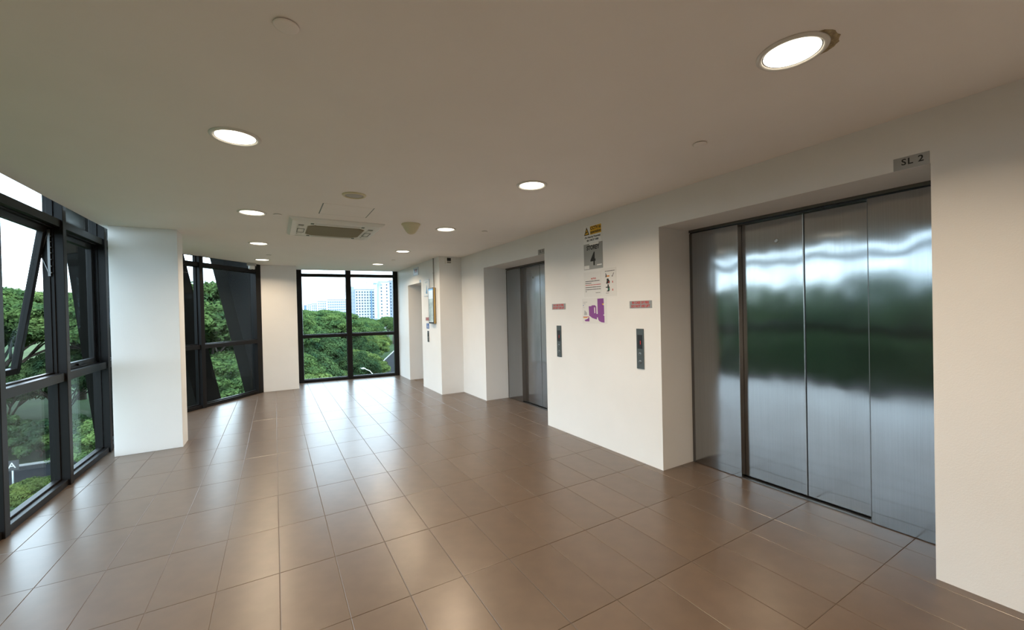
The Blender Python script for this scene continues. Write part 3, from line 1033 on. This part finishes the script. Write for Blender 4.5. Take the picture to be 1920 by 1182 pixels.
def crown_mesh(name, seed, R, H, zc, pads, per, leaf, flat, material):
    """layered leaf pads under an umbrella-shaped hull"""
    rs = np.random.RandomState(seed)
    V = []
    for p in range(pads):
        u = math.sqrt(rs.rand()) if p % 4 else rs.rand() * 0.9
        a = rs.rand() * 2 * math.pi
        pr = R * 0.90 * u
        hull = math.sqrt(max(0, 1 - u * u))
        lo = -0.28 + 0.25 * u
        k = lo + (hull - lo) * (1 - rs.rand() ** 2.2 * 0.75)
        c = np.array([pr * math.cos(a), pr * math.sin(a), zc + H * k])
        s = R * (0.15 + 0.12 * rs.rand())
        d = rs.normal(size=(per, 3))
        d /= np.linalg.norm(d, axis=1)[:, None]
        d[:, 2] = np.where(rs.rand(per) < 0.72, np.abs(d[:, 2]), d[:, 2])
        rr = s * (0.72 + 0.34 * rs.rand(per))[:, None]
        q = d * rr
        q[:, 2] *= flat
        q += c
        nrm = d * np.array([0.75, 0.75, 1.0]) + rs.normal(size=(per, 3)) * 0.42 + np.array([0, 0, 0.35])
        nrm /= np.linalg.norm(nrm, axis=1)[:, None]
        t1 = np.cross(nrm, rs.normal(size=(per, 3)))
        t1 /= np.linalg.norm(t1, axis=1)[:, None]
        t2 = np.cross(nrm, t1)
        sz = leaf * (0.6 + 0.8 * rs.rand(per))[:, None]
        V.append(np.stack([q - t1 * sz, q - t2 * sz * 0.55, q + t1 * sz, q + t2 * sz * 0.55], axis=1).reshape(-1, 3))
    V = np.concatenate(V)
    nq = len(V) // 4
    me = bpy.data.meshes.new(name)
    me.vertices.add(len(V))
    me.vertices.foreach_set('co', V.astype(np.float32).ravel())
    me.loops.add(nq * 4)
    me.loops.foreach_set('vertex_index', np.arange(nq * 4, dtype=np.int32))
    me.polygons.add(nq)
    me.polygons.foreach_set('loop_start', np.arange(0, nq * 4, 4, dtype=np.int32))
    me.materials.append(material)
    me.update(calc_edges=True)
    return me


def trunk_mesh(name, seed, R, zc, r0):
    rs = random.Random(seed)
    b = MB()
    fork = zc * 0.55
    b.tube([(0, 0, 0.0), (0.1, 0.05, fork * 0.5), (0.15, -0.1, fork)], [r0 * 1.3, r0, r0 * 0.85], 10)
    for k in range(7):
        a = 2 * math.pi * k / 7 + rs.uniform(-.3, .3)
        q = R * rs.uniform(0.5, 0.8)
        e = (q * math.cos(a), q * math.sin(a), zc * rs.uniform(0.95, 1.12))
        mid = (e[0] * 0.42, e[1] * 0.42, fork + (e[2] - fork) * 0.62)
        b.tube([(0.15, -0.1, fork - 0.2), mid, e], [r0 * 0.55, r0 * 0.35, r0 * 0.10], 7)
        for s in (-1, 1):
            e2 = (mid[0] + R * 0.3 * math.cos(a + s * .7), mid[1] + R * 0.3 * math.sin(a + s * .7), e[2] + 0.3)
            b.tube([mid, ((mid[0] + e2[0]) / 2, (mid[1] + e2[1]) / 2, (mid[2] + e2[2]) / 2 + .2), e2], [r0 * 0.3, r0 * 0.2, r0 * 0.06], 6)
    return b.mesh(name, BARK)


# kinds: unit trees with their own sizes (metres)
KIND = {
    'tall': [(crown_mesh('foliage', 11 + k, 8.0, 4.6, 11.4, 210, 420, 0.175, 0.42, LEAF[0]), trunk_mesh('trunk', 31 + k, 8.0, 11.4, 0.42)) for k in range(2)],
    'dark': [(crown_mesh('foliage', 21 + k, 5.2, 5.0, 8.4, 160, 420, 0.155, 0.75, LEAF[1]), trunk_mesh('trunk', 41 + k, 5.2, 8.4, 0.32)) for k in range(2)],
    'low': [(crown_mesh('foliage', 51 + k, 4.2, 2.6, 5.2, 140, 420, 0.125, 0.5, LEAF[2]), trunk_mesh('trunk', 61 + k, 4.2, 5.2, 0.22)) for k in range(2)],
}
KIND['shrub'] = [(crown_mesh('foliage', 71 + k, 2.0, 1.9, 0.75, 60, 260, 0.11, 0.8, LEAF[k]), trunk_mesh('trunk', 81 + k, 1.6, 0.9, 0.06)) for k in range(2)]
TN = {'shrub': 'leafy green shrub', 'tall': 'tall spreading rain tree', 'dark': 'dense dark green rounded tree', 'low': 'low bright yellow-green tree'}
tcount = [0]


def tree(kind, x, y, s, where):
    tcount[0] += 1
    fo, tk = KIND[kind][tcount[0] % 2]
    lb = TN[kind] + ' ' + where
    t = empty('tree', (x, y, GZ), label=lb, cat='tree', group=lb)
    t.scale = (s, s, s)
    t.rotation_euler = (0, 0, tcount[0] * 2.399)
    place('foliage', fo, t, kind='stuff')
    place('trunk', tk, t)
    return t


# beyond the side window
for x, y, s in ((-17.5, 67, 1.0), (-26, 65, 1.04), (-36, 67, 1.0), (-47, 65, 1.05), (-59, 66, 1.0), (-22, 80, 1.06), (-33, 83, 1.0), (-45, 82, 1.08), (-10, 76, 0.98), (-29, 98, 1.1), (-43, 99, 1.12)):
    tree('tall', x, y, s, 'beyond the dark road outside the side window')
for k in range(13):
    tree('dark', -11 - 4.6 * k, 63.0 + (k % 2) * 1.4, 0.62 + 0.06 * (k % 3), 'edging the dark road outside the side window')
for k in range(20):
    tree('shrub', -9 - 2.9 * k, 58.6 + 0.5 * (k % 3), 1.25 + 0.25 * ((k * 7) % 4) / 3, 'hedging the far kerb of the dark road')
for x, y, s in ((-13.6, 38, 0.42), (-20.5, 36, 0.42), (-10.4, 37, 0.46), (-25.5, 40, 0.5), (-31, 38, 0.6)):
    tree('low', x, y, s, 'on the near side of the dark road')
# corner window
for x, y, s in ((-5.2, 45, 1.0), (-1.5, 62, 0.88), (-9.0, 60, 1.0), (-4, 82, 0.95)):
    tree('tall', x, y, s, 'outside the angled corner window')
for x, y, s in ((-4.8, 38, 0.64), (-1.6, 40, 0.66), (-2.8, 30.5, 0.5), (-6.5, 33, 0.5)):
    tree('tall', x, y, s, 'with low crown outside the angled corner window')
for x, y, s in ((-3.4, 52, 0.80), (-7.6, 51, 0.76), (-5.6, 57, 0.85), (-0.5, 54, 0.72), (-4.4, 40, 0.6)):
    tree('dark', x, y, s, 'outside the angled corner window')
# end window
for k, x, y, s in (('low', 3.0, 31, 0.80), ('low', 1.8, 36, 1.08), ('dark', 1.8, 43, 0.74), ('dark', 8.2, 53, 0.64), ('low', 3.2, 47, 1.0), ('low', 9.4, 60, 1.05), ('dark', 5.4, 60, 0.80),
                   ('tall', 8.0, 78, 0.86), ('dark', 12.0, 74, 0.70), ('dark', 2.4, 66, 0.92), ('low', 15.0, 83, 1.15), ('low', 17.8, 94, 1.2), ('dark', 10.8, 86, 0.82), ('dark', 15.2, 100, 0.76),
                   ('tall', 2.5, 88, 0.88), ('tall', 19.5, 116, 0.70), ('tall', 24, 132, 0.70), ('tall', 28, 150, 0.71), ('tall', 13.5, 112, 0.76), ('tall', 6, 112, 0.90), ('tall', 32, 172, 0.72), ('tall', 46, 186, 0.70),
                   ('tall', 23, 168, 0.76), ('tall', 37, 208, 0.74), ('tall', 50, 212, 0.74), ('tall', 14, 142, 0.92), ('tall', 41, 150, 0.72), ('tall', 37, 128, 0.70), ('low', 34, 112, 1.2), ('dark', 31, 100, 0.75)):
    tree(k, x, y, s, 'outside the end window')
# the rest of the park in front of the long window run
rp = random.Random(12)
for az in range(-88, -42, 8):
    for rad in (34, 52, 72, 92):
        a = math.radians(az + rp.uniform(-2, 2) + (4 if rad in (52, 92) else 0))
        rr = rad + rp.uniform(-3, 3)
        x, y = rr * math.sin(a), rr * math.cos(a)
        if 42 < y < 72:
            continue
        tree('tall' if rad > 45 else rp.choice(('dark', 'low', 'tall')), x, y, rp.uniform(0.88, 1.06), 'in the park facing the lift doors')

# street lamp and sign post
LMET = mat('lamp_metal', (0.62, 0.65, 0.66), 0.4, 0.3)
t = empty('street_lamp', (10.2, 50, GZ), label='pale street lamp with long curved arm beside the road', cat='street lamp')
MB().tube([(0, 0, 0), (0, 0, 4.6), (-0.05, 0, 5.6), (-0.25, 0, 6.3), (-0.65, 0, 6.85), (-1.15, 0, 7.12)], [0.10, 0.08, 0.07, 0.06, 0.05, 0.045], 10).build('pole', LMET, t)
MB().tube([(-1.1, 0, 7.12), (-1.35, 0, 7.2), (-1.75, 0, 7.24)], [0.07, 0.12, 0.06], 10).build('lamp_head', LMET, t)
t = empty('sign_post', (-17.6, 46.2, GZ), label='thin post with small square A sign beside the dark road', cat='sign')
MB().tube([(0, 0, 0), (0, 0, 2.8)], 0.05, 8).build('post', LMET, t)
sp = MB().box(-0.36, 0.36, -0.09, -0.05, 2.2, 2.95).build('plate', mat('sign_dark', (0.06, 0.06, 0.065), 0.5), t)
a_ = text('A', 0.62, 'lettering', PAPER, sp, (0, -0.095, 2.57), depth=0.003)
a_.rotation_euler = (math.pi / 2, 0, 0)

# far buildings
BW = mat('block_white', (0.52, 0.54, 0.57), 0.7)
BG = mat('block_grey', (0.27, 0.30, 0.36), 0.7)
BB = mat('block_blue', (0.16, 0.25, 0.36), 0.7)
WIN = mat('block_window', (0.03, 0.05, 0.09), 0.5)
BAL = mat('block_band', (0.20, 0.24, 0.31), 0.6)


def block(label, x, y, wd, dp, top, rot, cols, rows, wmat, body, ww, wh, z0=6.0, group=None, skip=()):
    t = empty('apartment_block', (x, y, GZ), label=label, cat='building', group=group)
    t.rotation_euler = (0, 0, rot)
    H = top - GZ
    MB().box(-wd / 2, wd / 2, 0, dp, 0, H).build('wall', body, t)
    MB().box(-wd / 2 - 0.3, wd / 2 + 0.3, -0.3, dp + 0.3, H, H + 0.8).build('roof', BG, t)
    me = MB().box(-ww / 2, ww / 2, -0.12, 0.25, -wh / 2, wh / 2).mesh('window', wmat)
    for c in range(cols):
        for q in range(rows):
            if (c, q) in skip:
                continue
            place('window', me, t, (-wd / 2 + (c + 0.5) * wd / cols, 0, z0 + (q + 0.5) * (H - z0 - 1.0) / rows))
    return t


def far(px_dir, dist):
    return px_dir * dist


# right hand slab with punched windows
b1 = block('white slab block with rows of small dark windows and blue stripe', 76.5, 415, 17.5, 12, 26.0, -0.10, 7, 11, WIN, BW, 1.3, 1.45, 7.0)
MB().box(5.2, 6.6, -0.3, 0.1, 6.5, 37.0).build('blue_stripe', BB, b1)
MB().box(-13.5, -8.75, 1.0, 12, 0, 38.5).build('side_wing', BG, b1)
MB().box(-12.5, -9.5, 2.0, 8, 38.5, 41.0).build('roof_box', BG, b1)
me = MB().box(-.6, .6, 0.85, 1.1, -.55, .55).mesh('window', BAL)
for q in range(8):
    for c in range(2):
        place('window', me, b1, (-12.3 + c * 2.0, 0, 12 + q * 3.3))
# tower under construction
b2 = block('unfinished tower block with white stair core and dark window openings', 91.5, 400, 10.0, 12, 32.5, -0.12, 2, 13, WIN, BW, 1.1, 1.3, 3.0)
MB().box(-6.2, -5.0, -0.5, 8, 0, 44.5).build('edge_fin', mat('block_green', (0.35, 0.46, 0.44), 0.7), b2)
b3 = block('grey upper tower block with red netting along its roof', 102.0, 402, 9.5, 14, 34.0, -0.12, 4, 12, WIN, BG, 1.05, 1.35, 9.0)
for xx in (-4.2, -1.4, 1.4, 4.2):
    MB().box(xx - 0.2, xx + 0.2, -0.5, 0.0, 46.0, 48.0).build('netting_post', RED, b3)
MB().box(-4.75, 4.75, -0.45, -0.3, 47.2, 47.9).build('netting', mat('netting_red', (0.6, 0.2, 0.22), 0.6), b3)
# left hand blocks
block('long pale slab block with grey balcony bands behind the trees', 59.5, 480, 20.0, 12, 18.5, -0.10, 9, 7, BAL, BW, 1.7, 1.5, 10.0)
block('pale slab block stepping down beside the long block', 44.7, 485, 8.6, 12, 17.0, -0.08, 4, 8, BAL, BW, 1.2, 1.5, 6.0)
block('lower pale block with tan roof edge behind the trees', 37.4, 490, 5.4, 12, 14.5, -0.08, 3, 8, BAL, BW, 1.0, 1.5, 6.0)
block('narrow pale block with tan roof edge beside the blue block', 32.6, 492, 3.6, 12, 13.5, -0.08, 2, 8, BAL, BW, 1.0, 1.5, 6.0)
block('narrow plain blue block at the end of the skyline', 28.8, 495, 2.6, 12, 12.8, -0.08, 1, 6, BB, BB, 0.8, 1.2, 6.0)

# tower crane above the slab
CR = mat('crane_blue', (0.16, 0.25, 0.36), 0.6)
t = empty('tower_crane', (82.5, 398, GZ), label='pale blue tower crane rising over the white slab block', cat='crane')
ms = MB()
for sx in (-0.8, 0.8):
    for sy in (-0.8, 0.8):
        ms.bar((sx, sy, 0), (sx, sy, 42), 0.22, 0.22)
for k in range(21):
    s = 1 if k % 2 else -1
    ms.bar((-0.8 * s, -0.8, k * 2), (0.8 * s, -0.8, k * 2 + 2), 0.14, 0.14)
    ms.bar((-0.8, -0.8, k * 2), (0.8, -0.8, k * 2), 0.12, 0.12)
ms.build('mast', CR, t)
jb = MB()
for a, b in (((-17, 0, 43.5), (6.0, 0, 42.6)), ((-17, 0, 44.6), (0, 0, 44.6)), ((0, 0, 42), (0, 0, 46.5)), ((0, 0, 46.5), (-10, 0, 44.2)), ((0, 0, 46.5), (6, 0, 42.8))):
    jb.bar(a, b, 0.28, 0.28)
for k in range(8):
    jb.bar((-17 + 2 * k, 0, 43.5), (-16 + 2 * k, 0, 44.6), 0.14, 0.14)
    jb.bar((-16 + 2 * k, 0, 44.6), (-15 + 2 * k, 0, 43.5), 0.14, 0.14)
jb.build('jib', CR, t)
MB().box(-1.4, 1.4, -1.2, 1.2, 42, 43.4).build('cab', CR, t)
MB().box(4.6, 6.2, -0.8, 0.8, 41.2, 42.6).build('counterweight', BG, t)
MB().bar((-7.5, 0, 43.4), (-7.5, 0, 40.5), 0.12, 0.12).box(-8.0, -7.0, -0.3, 0.3, 43.0, 43.8).build('hook_line', CR, t)
